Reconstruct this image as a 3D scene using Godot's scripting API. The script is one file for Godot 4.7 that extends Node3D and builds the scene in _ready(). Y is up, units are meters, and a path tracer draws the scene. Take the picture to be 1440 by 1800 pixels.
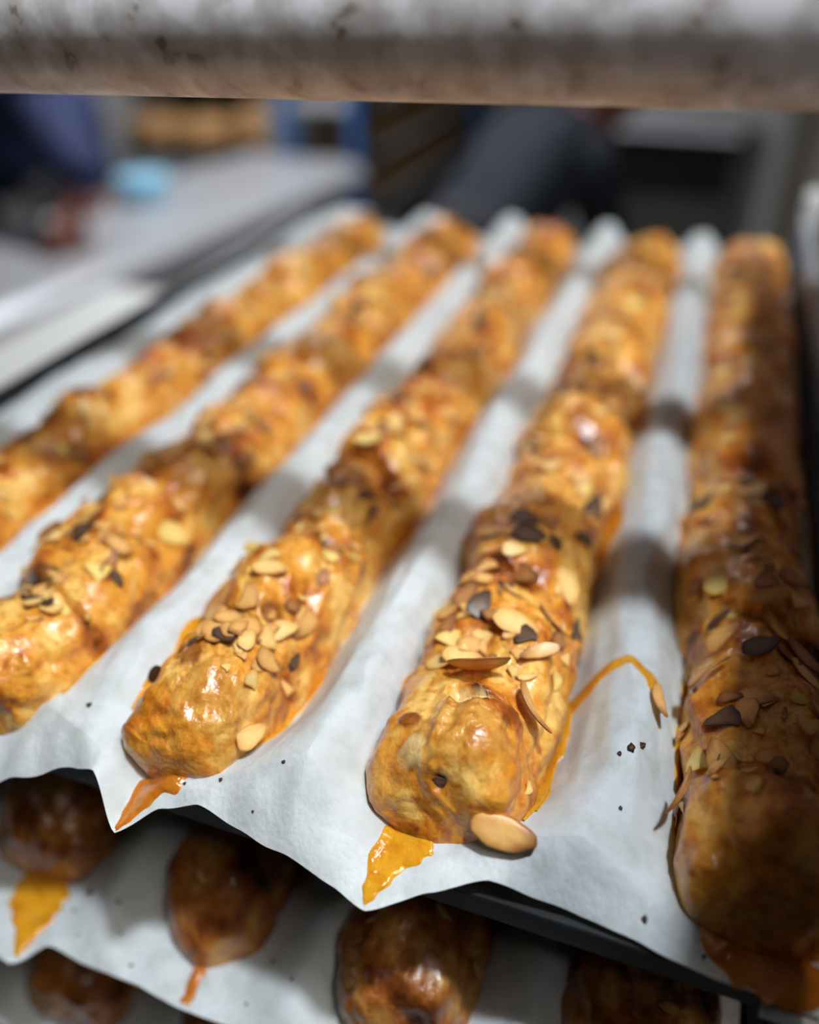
extends Node3D
# A bakery rack: a black sheet of almond strudels on pleated parchment, seen close from above its front edge.
# World: x runs across the strudels, -z along them, y up. The upper sheet lies at y = TY.

const TY := 1.40
var mats := {}
var used := {}
var n_lump := FastNoiseLite.new()
var n_fold := FastNoiseLite.new()
var n_fine := FastNoiseLite.new()
var n_tone := FastNoiseLite.new()
var rng := RandomNumberGenerator.new()

func _ready() -> void:
	# ---------------------------------------------------------------- camera
	var cam := Camera3D.new()
	cam.name = "camera"
	add_child(cam)
	var lens := CameraAttributesPhysical.new()
	lens.frustum_focal_length = 19.24
	lens.frustum_focus_distance = 0.241
	lens.frustum_near = 0.03
	lens.frustum_far = 30.0
	lens.exposure_aperture = 1.75
	cam.attributes = lens
	cam.fov = 63.9
	cam.near = 0.03
	cam.far = 30.0
	cam.position = Vector3(0, TY + 0.22, 0)
	cam.rotation_degrees = Vector3(-34.67, 19.32, 0.0)
	cam.current = true
	# ---------------------------------------------------------------- environment
	var we := WorldEnvironment.new()
	we.name = "environment"
	var env := Environment.new()
	env.background_mode = Environment.BG_COLOR
	env.background_color = Color(0, 0, 0)
	env.tonemap_mode = Environment.TONE_MAPPER_LINEAR
	env.tonemap_exposure = 1.3
	env.sdfgi_enabled = true
	env.ssao_enabled = true
	env.ssil_enabled = true
	we.environment = env
	add_child(we)
	# ---------------------------------------------------------------- lamps: a row of ceiling lamps over the aisle
	setup()
	ceiling_lamp(Vector3(0.24, TY + 1.30, -0.06), 1.06, Color(0.93, 0.97, 1.0), 72.0, "glowing ceiling lamp straight above the strudel rack")
	ceiling_lamp(Vector3(-1.30, TY + 1.30, -2.6), 3.2, Color(0.97, 0.98, 1.0), 54.0, "glowing ceiling lamp above the steel work table")
	tube_lamp(Vector3(0.56, TY + 1.30, -0.22), 1.05, Color(1.0, 0.975, 0.94), "long glowing tube lamp under the ceiling beside the rack")
	room()
	rack()
	upper_tray()
	lower_trays()
	background()
	crumbs()

# ======================================================================= helpers
func setup() -> void:
	rng.seed = 7
	var k := 0
	for n in [n_lump, n_fold, n_fine, n_tone]:
		n.noise_type = FastNoiseLite.TYPE_SIMPLEX_SMOOTH
		n.seed = 11 + k
		n.fractal_type = FastNoiseLite.FRACTAL_NONE
		k += 1
	n_lump.frequency = 1.0
	n_fold.frequency = 1.0
	n_fine.frequency = 1.0
	n_tone.frequency = 1.0
	make_materials()

func sg(r: int, g: int, b: int) -> Color:
	return Color(r / 255.0, g / 255.0, b / 255.0)

func lin(r: int, g: int, b: int) -> Color:
	return sg(r, g, b).srgb_to_linear()

func numbered(called: String) -> String:
	if not used.has(called):
		used[called] = 0
		return called
	used[called] += 1
	return "%s_%03d" % [called, used[called]]

func tag(o: Node, label: String, category: String, group := "", kind := "") -> Node:
	if label: o.set_meta("label", label)
	if category: o.set_meta("category", category)
	if group: o.set_meta("group", group)
	if kind: o.set_meta("kind", kind)
	return o

func thing(called: String, label: String, category: String, at := Vector3.ZERO, turn := 0.0, group := "") -> Node3D:
	var o := Node3D.new()
	o.name = numbered(called)
	add_child(o)
	o.position = at
	o.rotation.y = turn
	tag(o, label, category, group)
	return o

func put(called: String, m: Mesh, mat: String, parent: Node = null, at := Vector3.ZERO, turn := Vector3.ZERO) -> MeshInstance3D:
	var o := MeshInstance3D.new()
	o.mesh = m
	o.material_override = mats[mat]
	o.cast_shadow = GeometryInstance3D.SHADOW_CASTING_SETTING_ON
	if parent == null:
		o.name = numbered(called)
		add_child(o)
	else:
		o.name = called
		parent.add_child(o, true)
	o.position = at
	o.rotation = turn
	return o

func struct(called: String, m: Mesh, mat: String, at := Vector3.ZERO, turn := Vector3.ZERO) -> MeshInstance3D:
	var o := put(called, m, mat, null, at, turn)
	o.set_meta("kind", "structure")
	return o

# verts + triangles (counter-clockwise) -> smooth mesh. orient: 0 closed body (outward), 1 open sheet facing up
func mesh_of(v: PackedVector3Array, t: PackedInt32Array, col := PackedColorArray(), orient := 0) -> ArrayMesh:
	var n := PackedVector3Array()
	n.resize(v.size())
	var vol := 0.0
	var up := 0.0
	for i in range(0, t.size(), 3):
		var a := v[t[i]]
		var b := v[t[i + 1]]
		var c := v[t[i + 2]]
		var f := (b - a).cross(c - a)
		n[t[i]] += f
		n[t[i + 1]] += f
		n[t[i + 2]] += f
		vol += a.dot(f)
		up += f.y
	var flip := (vol < 0.0) if orient == 0 else (up < 0.0)
	for i in n.size():
		n[i] = (-n[i] if flip else n[i]).normalized()
		if n[i] == Vector3.ZERO: n[i] = Vector3.UP
	if not flip:  # Godot wants clockwise
		for i in range(0, t.size(), 3):
			var q := t[i + 1]
			t[i + 1] = t[i + 2]
			t[i + 2] = q
	var arr := []
	arr.resize(Mesh.ARRAY_MAX)
	arr[Mesh.ARRAY_VERTEX] = v
	arr[Mesh.ARRAY_NORMAL] = n
	if col.size() == v.size(): arr[Mesh.ARRAY_COLOR] = col
	arr[Mesh.ARRAY_INDEX] = t
	var m := ArrayMesh.new()
	m.add_surface_from_arrays(Mesh.PRIMITIVE_TRIANGLES, arr)
	return m

func grid_tris(nr: int, nc: int, wrap_c := false) -> PackedInt32Array:
	var t := PackedInt32Array()
	var cc := nc if wrap_c else nc - 1
	t.resize((nr - 1) * cc * 6)
	var k := 0
	for r in nr - 1:
		for c in cc:
			var a := r * nc + c
			var b := r * nc + (c + 1) % nc
			var d := b + nc
			var e := a + nc
			t[k] = a; t[k + 1] = b; t[k + 2] = d
			t[k + 3] = a; t[k + 4] = d; t[k + 5] = e
			k += 6
	return t

# box with chamfered edges, centred
func box(sx: float, sy: float, sz: float, ch := 0.004) -> ArrayMesh:
	ch = minf(ch, minf(sx, minf(sy, sz)) * 0.45)
	var st := SurfaceTool.new()
	st.begin(Mesh.PRIMITIVE_TRIANGLES)
	var h := Vector3(sx, sy, sz) / 2.0
	var polys := []
	for ax in 3:
		var u := (ax + 1) % 3
		var w := (ax + 2) % 3
		for s in [-1, 1]:
			var q := []
			for e in [[-1, -1], [1, -1], [1, 1], [-1, 1]]:
				var p := Vector3.ZERO
				p[ax] = s * h[ax]; p[u] = e[0] * (h[u] - ch); p[w] = e[1] * (h[w] - ch)
				q.append(p)
			polys.append(q)
		for e in [[-1, -1], [1, -1], [1, 1], [-1, 1]]:
			var q := []
			for k in [[0, -1], [0, 1], [1, 1], [1, -1]]:
				var p := Vector3.ZERO
				p[ax] = k[1] * (h[ax] - ch)
				p[u] = e[0] * (h[u] - (ch if k[0] else 0.0)); p[w] = e[1] * (h[w] - (0.0 if k[0] else ch))
				q.append(p)
			polys.append(q)
	for a in [-1, 1]:
		for b in [-1, 1]:
			for c in [-1, 1]:
				var g := Vector3(a, b, c)
				polys.append([g * (h - Vector3(0, ch, ch)), g * (h - Vector3(ch, 0, ch)), g * (h - Vector3(ch, ch, 0))])
	for q in polys:
		var mid := Vector3.ZERO
		for p in q: mid += p
		var nn: Vector3 = (q[1] - q[0]).cross(q[2] - q[0]).normalized()
		if nn.dot(mid) < 0:
			q.reverse()
			nn = -nn
		for k in range(1, q.size() - 1):
			for p in [q[0], q[k + 1], q[k]]:
				st.set_normal(nn)
				st.add_vertex(p)
	return st.commit()

# a tube along points with radius per point, rounded caps
func tube(pts: Array, rad, sides := 12) -> ArrayMesh:
	var v := PackedVector3Array()
	var rows := []
	var np := pts.size()
	for i in np:
		var r: float = rad[i] if rad is Array else rad
		var d: Vector3 = (pts[mini(i + 1, np - 1)] - pts[maxi(i - 1, 0)]).normalized()
		if i == 0:
			for q in [[0.999, 0.04], [0.7, 0.7]]: rows.append([pts[0] - d * r * q[0] * 0.6, d, r * q[1]])
		rows.append([pts[i], d, r])
		if i == np - 1:
			for q in [[0.7, 0.7], [0.999, 0.04]]: rows.append([pts[i] + d * r * q[0] * 0.6, d, r * q[1]])
	for q in rows:
		var d: Vector3 = q[1]
		var ref := Vector3.UP if absf(d.y) < 0.9 else Vector3.RIGHT
		var a := d.cross(ref).normalized()
		var b := d.cross(a).normalized()
		for k in sides:
			var t := TAU * k / sides
			v.append(q[0] + (a * cos(t) + b * sin(t)) * q[2])
	return mesh_of(v, grid_tris(rows.size(), sides, true))

# profile of [radius, y] turned round y
func lathe(prof: Array, sides := 24, squash := 1.0) -> ArrayMesh:
	var v := PackedVector3Array()
	for p in prof:
		for k in sides:
			var t := TAU * k / sides
			v.append(Vector3(maxf(p[0], 0.0004) * cos(t), p[1], maxf(p[0], 0.0004) * sin(t) * squash))
	return mesh_of(v, grid_tris(prof.size(), sides, true))

# closed profile (x, y) swept along z from z0 to z1, flat shaded, capped
func extrude(poly: PackedVector2Array, z0: float, z1: float) -> ArrayMesh:
	var st := SurfaceTool.new()
	st.begin(Mesh.PRIMITIVE_TRIANGLES)
	if Geometry2D.is_polygon_clockwise(poly): poly.reverse()
	var n := poly.size()
	for i in n:
		var a := poly[i]
		var b := poly[(i + 1) % n]
		var nn := Vector3(b.y - a.y, a.x - b.x, 0).normalized()
		var q := [Vector3(a.x, a.y, z1), Vector3(a.x, a.y, z0), Vector3(b.x, b.y, z0), Vector3(b.x, b.y, z1)]
		quad(st, q, nn)
	var tri := Geometry2D.triangulate_polygon(poly)
	for e in [[z0, Vector3(0, 0, -1)], [z1, Vector3(0, 0, 1)]]:
		for i in range(0, tri.size(), 3):
			var q := []
			for k in 3: q.append(Vector3(poly[tri[i + k]].x, poly[tri[i + k]].y, e[0]))
			quad(st, q, e[1])
	return st.commit()

func quad(st: SurfaceTool, q: Array, nn: Vector3) -> void:
	if (q[1] - q[0]).cross(q[2] - q[0]).dot(nn) > 0: q.reverse()
	for k in range(1, q.size() - 1):
		for p in [q[0], q[k], q[k + 1]]:
			st.set_normal(nn)
			st.add_vertex(p)

# lumpy rounded body (bread, dough): half axes, squared a little, noise
func lump(hx: float, hy: float, hz: float, amp: float, off: float, nr := 20, nc := 28, power := 0.8) -> ArrayMesh:
	var v := PackedVector3Array()
	for r in nr:
		var la := -PI / 2 + PI * r / (nr - 1)
		for c in nc:
			var lo := TAU * c / nc
			var d := Vector3(pw(cos(la), power) * pw(cos(lo), power), pw(sin(la), power), pw(cos(la), power) * pw(sin(lo), power))
			var k := 1.0 + amp * n_lump.get_noise_3d(d.x * 1.6 + off, d.y * 1.6, d.z * 1.6)
			v.append(Vector3(d.x * hx, d.y * hy, d.z * hz) * k)
	return mesh_of(v, grid_tris(nr, nc, true))

func pw(x: float, p: float) -> float:
	return signf(x) * pow(absf(x), p)

func noise_tex(freq: float, oct: int, ramp: Array, size := 512, sd := 1, normal := false, kind := FastNoiseLite.TYPE_SIMPLEX_SMOOTH) -> NoiseTexture2D:
	var n := FastNoiseLite.new()
	n.noise_type = kind
	n.seed = sd
	n.frequency = freq
	n.fractal_type = FastNoiseLite.FRACTAL_FBM
	n.fractal_octaves = oct
	var t := NoiseTexture2D.new()
	t.width = size
	t.height = size
	t.seamless = true
	t.noise = n
	t.as_normal_map = normal
	if ramp:
		var g := Gradient.new()
		var offs := PackedFloat32Array()
		var cols := PackedColorArray()
		for q in ramp:
			offs.append(q[0])
			cols.append(q[1])
		g.offsets = offs
		g.colors = cols
		t.color_ramp = g
	return t

func mat(called: String, c: Color, rough := 0.6, metal := 0.0) -> StandardMaterial3D:
	var m := StandardMaterial3D.new()
	m.resource_name = called
	m.albedo_color = c
	m.roughness = rough
	m.metallic = metal
	mats[called] = m
	return m

func triplanar(m: StandardMaterial3D, scale: float, world := false) -> void:
	m.uv1_triplanar = true
	m.uv1_world_triplanar = world
	m.uv1_scale = Vector3.ONE * scale

func make_materials() -> void:
	var g := func(v: float) -> Color: return Color(v, v, v)
	# pastry: tone in the vertex colours, fine blistered grain in the textures, sugar glaze on top
	var m := mat("pastry", Color.WHITE, 0.29)
	m.vertex_color_use_as_albedo = true
	m.albedo_texture = noise_tex(0.02, 4, [[0.0, sg(200, 150, 110)], [0.38, sg(238, 222, 196)], [0.55, Color.WHITE], [1.0, Color.WHITE]], 512, 3)
	m.heightmap_enabled = true
	m.heightmap_texture = noise_tex(0.035, 4, [], 512, 9)
	m.heightmap_scale = 0.045
	triplanar(m, 22.0)
	m.clearcoat_enabled = true
	m.clearcoat = 0.35
	m.clearcoat_roughness = 0.2
	m.subsurf_scatter_enabled = true
	m.subsurf_scatter_strength = 0.06
	m = mat("almond", Color.WHITE, 0.45)
	m.vertex_color_use_as_albedo = true
	m.albedo_texture = noise_tex(0.02, 3, [[0.0, sg(228, 204, 168)], [0.45, sg(252, 247, 238)], [1.0, Color.WHITE]], 256, 5)
	triplanar(m, 60.0)
	m.clearcoat_enabled = true
	m.clearcoat = 0.15
	m.clearcoat_roughness = 0.3
	m = mat("syrup", sg(226, 164, 40), 0.1)
	m.albedo_texture = noise_tex(0.018, 3, [[0.0, sg(226, 176, 110)], [0.5, sg(255, 244, 215)], [1.0, Color.WHITE]], 256, 6)
	m.heightmap_enabled = true
	m.heightmap_texture = noise_tex(0.05, 3, [], 256, 12)
	m.heightmap_scale = 0.05
	triplanar(m, 28.0)
	m.clearcoat_enabled = true
	m.clearcoat = 0.8
	m.clearcoat_roughness = 0.06
	m.subsurf_scatter_enabled = true
	m.subsurf_scatter_strength = 0.12
	m = mat("caramel", sg(196, 120, 34), 0.1)
	m.albedo_texture = mats["syrup"].albedo_texture
	m.heightmap_enabled = true
	m.heightmap_texture = mats["syrup"].heightmap_texture
	m.heightmap_scale = 0.05
	triplanar(m, 28.0)
	m.clearcoat_enabled = true
	m.clearcoat = 0.8
	m.clearcoat_roughness = 0.06
	m = mat("parchment", sg(232, 237, 241), 0.55)
	m.albedo_texture = noise_tex(0.012, 4, [[0.0, sg(222, 224, 216)], [0.4, sg(246, 247, 244)], [0.7, Color.WHITE], [1.0, sg(240, 243, 244)]], 512, 21)
	m.heightmap_enabled = true
	m.heightmap_texture = noise_tex(0.05, 4, [], 512, 22)
	m.heightmap_scale = 0.035
	triplanar(m, 12.0)
	m.backlight_enabled = true
	m.backlight = Color(0.62, 0.60, 0.52)
	m = mat("black_steel", sg(26, 28, 34), 0.42, 0.0)
	m.albedo_texture = noise_tex(0.02, 4, [[0.0, sg(150, 140, 130)], [0.5, sg(225, 225, 225)], [1.0, Color.WHITE]], 256, 31)
	triplanar(m, 9.0)
	# worn cast-looking aluminium of the rack
	m = mat("worn_aluminium", sg(250, 248, 248), 0.46, 0.08)
	m.albedo_texture = noise_tex(0.008, 6, [[0.0, sg(110, 88, 70)], [0.17, sg(140, 122, 106)], [0.23, sg(196, 190, 186)], [0.5, sg(218, 215, 214)], [0.66, sg(244, 244, 247)], [1.0, Color.WHITE]], 1024, 41)
	m.roughness_texture = noise_tex(0.02, 4, [[0.0, g.call(0.75)], [1.0, g.call(1.0)]], 512, 42)
	m.heightmap_enabled = true
	m.heightmap_texture = noise_tex(0.03, 5, [], 512, 43)
	m.heightmap_scale = 0.014
	triplanar(m, 7.0)
	m = mat("rail_steel", sg(206, 208, 214), 0.34, 0.4)
	m = mat("table_steel", sg(208, 209, 212), 0.36, 0.45)
	m = mat("grey_enamel", sg(150, 150, 150), 0.5)
	m = mat("dark_glass", sg(22, 22, 22), 0.2)
	m = mat("dark_panel", sg(52, 52, 48), 0.6)
	m = mat("blue_paint", sg(24, 84, 140), 0.5)
	m = mat("pale_blue_plastic", sg(150, 206, 232), 0.4)
	m = mat("white_plastic", sg(238, 238, 236), 0.45)
	m = mat("crust", sg(190, 150, 100), 0.7)
	m.albedo_texture = noise_tex(0.02, 4, [[0.0, sg(170, 130, 100)], [0.6, Color.WHITE], [1.0, Color.WHITE]], 256, 51)
	triplanar(m, 5.0)
	m = mat("pale_crust", sg(222, 194, 156), 0.7)
	m.albedo_texture = mats["crust"].albedo_texture
	triplanar(m, 5.0)
	m = mat("navy_cloth", sg(32, 42, 78), 0.9)
	m = mat("dark_navy_cloth", sg(20, 27, 38), 0.9)
	m = mat("apron_cloth", sg(214, 214, 214), 0.9)
	m = mat("trouser_cloth", sg(40, 40, 46), 0.9)
	m = mat("skin", sg(128, 78, 62), 0.55)
	m = mat("hair", sg(34, 22, 20), 0.6)
	m = mat("shoe_leather", sg(24, 24, 24), 0.5)
	m = mat("plaster", sg(150, 149, 147), 0.85)
	m.albedo_texture = noise_tex(0.01, 4, [[0.0, sg(232, 230, 226)], [1.0, Color.WHITE]], 256, 61)
	triplanar(m, 0.6, true)
	m = mat("beige_plaster", sg(160, 152, 140), 0.85)
	m = mat("floor_tile", sg(92, 90, 88), 0.5)
	m.albedo_texture = noise_tex(0.01, 4, [[0.0, sg(200, 198, 194)], [1.0, Color.WHITE]], 256, 62)
	triplanar(m, 0.8, true)
	m = mat("crumb", sg(58, 30, 18), 0.6)
	m = mat("rubber", sg(34, 34, 36), 0.7)
	m = mat("bulb_glass", Color.WHITE, 0.3)
	m.emission_enabled = true
	m.emission = Color(1, 0.98, 0.95)
	m.emission_energy_multiplier = 4.0

func ceiling_lamp(at: Vector3, energy: float, tint: Color, cut: float, label: String) -> void:
	var t := thing("ceiling_lamp", label, "lamp", at)
	var up := 2.95 - at.y
	put("canopy", lathe([[0.0, up], [0.06, up], [0.06, up - 0.02], [0.012, up - 0.03], [0.0, up - 0.03]], 20), "grey_enamel", t)
	put("stem", tube([Vector3(0, 0.12, 0), Vector3(0, up - 0.03, 0)], 0.008, 8), "grey_enamel", t)
	var rim := 0.12
	var low := -rim / tan(deg_to_rad(cut))
	put("shade", lathe([[0.012, 0.115], [0.05, 0.11], [0.09, 0.07], [rim, low], [rim + 0.004, low], [0.094, 0.074], [0.052, 0.115], [0.012, 0.121]], 28), "grey_enamel", t)
	put("bulb", lathe([[0.0, -0.045], [0.02, -0.041], [0.038, -0.022], [0.045, 0.0], [0.038, 0.024], [0.022, 0.05], [0.016, 0.09], [0.0, 0.095]], 20), "bulb_glass", t)
	var l := OmniLight3D.new()
	l.name = "bulb_light"
	l.light_color = tint
	l.light_energy = energy
	l.light_size = 0.045
	l.omni_range = 12.0
	l.omni_attenuation = 2.0
	l.shadow_enabled = true
	t.add_child(l)

func tube_lamp(at: Vector3, energy: float, tint: Color, label: String) -> void:
	var t := thing("tube_lamp", label, "lamp", at)
	put("housing", extrude(PackedVector2Array([Vector2(-0.07, 0.035), Vector2(-0.05, 0.075), Vector2(0.05, 0.075), Vector2(0.07, 0.035), Vector2(0.066, 0.034), Vector2(0.048, 0.06), Vector2(-0.048, 0.06), Vector2(-0.066, 0.034)]), -0.79, 0.79), "grey_enamel", t)
	put("glow_tube", tube([Vector3(0, 0.03, -0.75), Vector3(0, 0.03, 0.75)], 0.013, 14), "bulb_glass", t)
	for z in [-0.5, 0.5]: put("hanger", tube([Vector3(0, 0.07, z), Vector3(0, 2.95 - at.y, z)], 0.004, 8), "grey_enamel", t)
	var l := AreaLight3D.new()
	l.name = "tube_light"
	l.area_size = Vector2(0.05, 1.5)
	l.light_color = tint
	l.light_energy = energy
	l.area_range = 12.0
	l.area_attenuation = 2.0
	l.shadow_enabled = true
	l.rotation_degrees = Vector3(-90, 0, 0)
	l.position = Vector3(0, 0.012, 0)
	t.add_child(l)

func room() -> void:
	var w := 7.4
	struct("floor", box(w, 0.1, 10.4, 0.0), "floor_tile", Vector3(-1.5, -0.05, -0.6))
	struct("ceiling", box(w, 0.1, 10.4, 0.0), "plaster", Vector3(-1.5, 3.0, -0.6))
	struct("wall_left", box(0.1, 3.1, 10.4, 0.0), "plaster", Vector3(-5.15, 1.5, -0.6))
	struct("wall_right", box(0.1, 3.1, 10.4, 0.0), "beige_plaster", Vector3(2.15, 1.5, -0.6))
	struct("wall_back", box(w, 3.1, 0.1, 0.0), "plaster", Vector3(-1.5, 1.5, -5.75))
	struct("wall_front", box(w, 3.1, 0.1, 0.0), "plaster", Vector3(-1.5, 1.5, 4.55))

# ======================================================================= the rack that carries the sheets
func rack() -> void:
	var t := thing("bakery_rack", "worn aluminium bakery rack whose thick round crossbar spans above the strudels", "rack", Vector3(0, 0, 0))
	# the thick round crossbar (tilted a touch), with a flattened weld bead where it meets the posts
	var pts := []
	for i in 41:
		var x := lerpf(-0.44, 0.135, i / 40.0)
		pts.append(Vector3(x, TY + 0.2035 + 0.028 * (x + 0.082), -0.234))
	var bar := put("crossbar", tube(pts, 0.0188, 48), "worn_aluminium", t)
	tag(bar, "thick scuffed round crossbar", "")
	# a thinner crossbar farther back
	put("crossbar", tube([Vector3(-0.44, TY + 0.203, -0.347), Vector3(0.135, TY + 0.21, -0.347)], 0.017, 32), "worn_aluminium", t)
	put("crossbar", tube([Vector3(-0.44, TY + 0.205, -0.52), Vector3(0.135, TY + 0.215, -0.52)], 0.0145, 32), "worn_aluminium", t)
	for x in [-0.44, 0.135]:
		put("side_bar", tube([Vector3(x, TY + 0.205, -0.234), Vector3(x, TY + 0.205, -0.52)], 0.0145, 20), "worn_aluminium", t)
		put("upright", tube([Vector3(x, 0.12, -0.234), Vector3(x, 1.86, -0.234)], 0.018, 24), "worn_aluminium", t)
		put("foot_bar", tube([Vector3(x, 0.12, -0.06), Vector3(x, 0.12, -0.82)], 0.018, 20), "worn_aluminium", t)
		for z in [-0.09, -0.79]:
			var c := put("caster", lathe([[0.0, -0.014], [0.045, -0.014], [0.052, -0.008], [0.052, 0.008], [0.045, 0.014], [0.0, 0.014]], 20), "rubber", t, Vector3(x, 0.052, z), Vector3(0, 0, PI / 2))
			c.name = "caster"
	put("side_panel", box(0.003, 0.40, 0.62, 0.001), "worn_aluminium", t, Vector3(0.1275, TY - 0.03, -0.44))
	put("end_cap", box(0.016, 0.026, 0.03, 0.004), "white_plastic", t, Vector3(0.086, TY + 0.036, -0.795))
	# runners: angle rails on both sides, one pair for each level
	for y in [TY + 0.172, TY, TY - 0.09, TY - 0.18]:
		for s in [-1, 1]:
			var x0 := 0.0
			var poly: PackedVector2Array
			if y > TY + 0.1:
				x0 = 0.055 if s > 0 else -0.36
				poly = PackedVector2Array([Vector2(0, 0), Vector2(0.070 * s, 0), Vector2(0.070 * s, 0.03), Vector2(0.067 * s, 0.03), Vector2(0.067 * s, 0.003), Vector2(0, 0.003)])
			else:
				x0 = 0.052 if s > 0 else -0.322
				poly = PackedVector2Array([Vector2(0, -0.006), Vector2(0.026, -0.006), Vector2(0.026, 0.027), Vector2(0.034, 0.027), Vector2(0.034, 0.024), Vector2(0.029, 0.024), Vector2(0.029, -0.009), Vector2(0, -0.009)])
				if s < 0: poly = PackedVector2Array([Vector2(0, -0.003), Vector2(-0.02, -0.003), Vector2(-0.02, -0.03), Vector2(-0.017, -0.03), Vector2(-0.017, -0.006), Vector2(0, -0.006)])
			put("runner", extrude(poly, -0.56 if y > TY + 0.1 else -0.80, -0.05 if y > TY + 0.1 else -0.125), "rail_steel", t, Vector3(x0, y, 0))
			put("bracket", box(0.10 if s < 0 else 0.035, 0.012, 0.03, 0.002), "worn_aluminium", t, Vector3(-0.41 if s < 0 else 0.12, y - 0.01, -0.234))

# ======================================================================= parchment
# a pleated sheet: valleys hold the strudels, rounded ridges stand between them; the front margin droops past a crease
var P := {}   # the sheet being asked about

func sheet(y0: float, centres: Array, hr: Array, knots: Array, x0: float, x1: float, zb: float, off: float) -> Dictionary:
	return {"y0": y0, "c": centres, "hr": hr, "k": knots, "x0": x0, "x1": x1, "zb": zb, "off": off, "z0": -0.175}

func knot(s: Dictionary, x: float) -> Array:
	var k: Array = s.k
	var xc := x * 100.0
	if xc <= k[0][0]: return [k[0][1], k[0][2], k[0][3], k[0][4]]
	for i in k.size() - 1:
		if xc <= k[i + 1][0]:
			var t: float = (xc - k[i][0]) / (k[i + 1][0] - k[i][0])
			t = lerpf(t, t * t * (3 - 2 * t), 0.45)
			var o := []
			for j in range(1, 5): o.append(lerpf(k[i][j], k[i + 1][j], t))
			return o
	var e: Array = k[k.size() - 1]
	return [e[1], e[2], e[3], e[4]]

func inner_y(s: Dictionary, x: float, z: float) -> float:
	var c: Array = s.c
	var y := 0.0
	for i in c.size() + 1:
		var mid := 0.0
		var half := 0.0215
		if i == 0: mid = c[0] - 0.042
		elif i == c.size(): mid = c[i - 1] + 0.042
		else: mid = (c[i] + c[i - 1]) / 2.0
		var hr: float = s.hr[i]
		hr *= 1.0 + 0.16 * n_lump.get_noise_2d(z * 9.0 + s.off, i * 7.3)
		if i == 4: mid += 0.006 * smoothstep(-0.32, -0.18, z)
		mid += 0.003 * n_lump.get_noise_2d(z * 7.0 + s.off + 40.0, i * 5.1)
		var d := absf(x - mid)
		if (i == 0 and x < mid) or (i == c.size() and x > mid): d *= 0.5
		if d < half:
			var q := cos(d / half * PI / 2.0)
			y = maxf(y, hr * pow(q, 1.25))
	# soft crinkle of the paper
	var wr := n_fold.get_noise_2d(x * 70.0 + s.off, z * 16.0)
	y += 0.0011 * (1.0 - absf(wr) * 2.0) + 0.0006 * n_fine.get_noise_2d(x * 160.0, z * 60.0 + s.off)
	return y + 0.0022

func paper_y(s: Dictionary, x: float, z: float) -> float:
	if z <= s.z0: return s.y0 + inner_y(s, x, z)
	var k := knot(s, x)   # crease y, crease z, edge y, edge z (cm)
	var cz: float = k[1] / 100.0
	var ez: float = k[3] / 100.0
	if z <= cz:
		var t: float = (z - s.z0) / (cz - s.z0)
		t = t * t * (3 - 2 * t)
		return s.y0 + lerpf(inner_y(s, x, z), k[0] / 100.0 + 0.002, t)
	var q := clampf((z - cz) / (ez - cz), 0.0, 1.3)
	var crin := 0.0012 * n_fold.get_noise_2d(x * 60.0 + s.off, z * 60.0) * minf(q * 2.0, 1.0)
	return s.y0 + lerpf(k[0], k[2], lerpf(q, q * q, 0.35)) / 100.0 + 0.002 + crin

func paper_mesh(s: Dictionary, nu: int, nv: int, nf: int) -> ArrayMesh:
	var v := PackedVector3Array()
	var rows := nv + nf * 2
	for r in rows:
		for c in nu:
			var x: float = lerpf(s.x0, s.x1, c / float(nu - 1))
			var z := 0.0
			if r < nv: z = lerpf(s.zb + 0.004 * n_fold.get_noise_1d(x * 40.0), s.z0, pow(r / float(nv), 0.85))
			else:
				var k := knot(s, x)
				var cz: float = k[1] / 100.0
				if r < nv + nf: z = lerpf(s.z0, cz, (r - nv) / float(nf))
				else: z = lerpf(cz, k[3] / 100.0, (r - nv - nf) / float(nf - 1))
			v.append(Vector3(x, paper_y(s, x, z), z))
	return mesh_of(v, grid_tris(rows, nu), PackedColorArray(), 1)

# a thin pool or runnel of syrup lying on a sheet: points [x, z, half width] in cm
func runnel(s: Dictionary, pts: Array, thick: float, sd: float) -> ArrayMesh:
	var curve := []
	var steps := 7
	for i in pts.size() - 1:
		for k in steps:
			var t := k / float(steps)
			var p0: Array = pts[maxi(i - 1, 0)]
			var p3: Array = pts[mini(i + 2, pts.size() - 1)]
			var q := []
			for j in 3: q.append(cubic_interpolate(pts[i][j], pts[i + 1][j], p0[j], p3[j], t))
			curve.append(q)
	curve.append(pts[pts.size() - 1])
	var v := PackedVector3Array()
	var cols := 11
	for i in curve.size():
		var a: Array = curve[maxi(i - 1, 0)]
		var b: Array = curve[mini(i + 1, curve.size() - 1)]
		var d := Vector2(b[0] - a[0], b[1] - a[1]).normalized()
		var nrm := Vector2(-d.y, d.x)
		for c in cols:
			var u := c / float(cols - 1) * 2.0 - 1.0
			var hw: float = maxf(curve[i][2], 0.02)
			hw *= 1.0 + 0.25 * n_fold.get_noise_2d(i * 0.16 + sd, signf(u) * 9.0) + 0.03 * n_fine.get_noise_2d(i * 0.3 + sd, signf(u) * 5.0)
			var x: float = (curve[i][0] + nrm.x * hw * u) / 100.0
			var z: float = (curve[i][1] + nrm.y * hw * u) / 100.0
			var rise := 0.00025 + thick * sqrt(maxf(0.0, 1.0 - u * u)) * minf(1.0, hw / 0.3)
			if absf(u) > 0.99: rise = -0.0004
			v.append(Vector3(x, paper_y(s, x, z) + rise, z))
	return mesh_of(v, grid_tris(curve.size(), cols), PackedColorArray(), 1)

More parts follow.
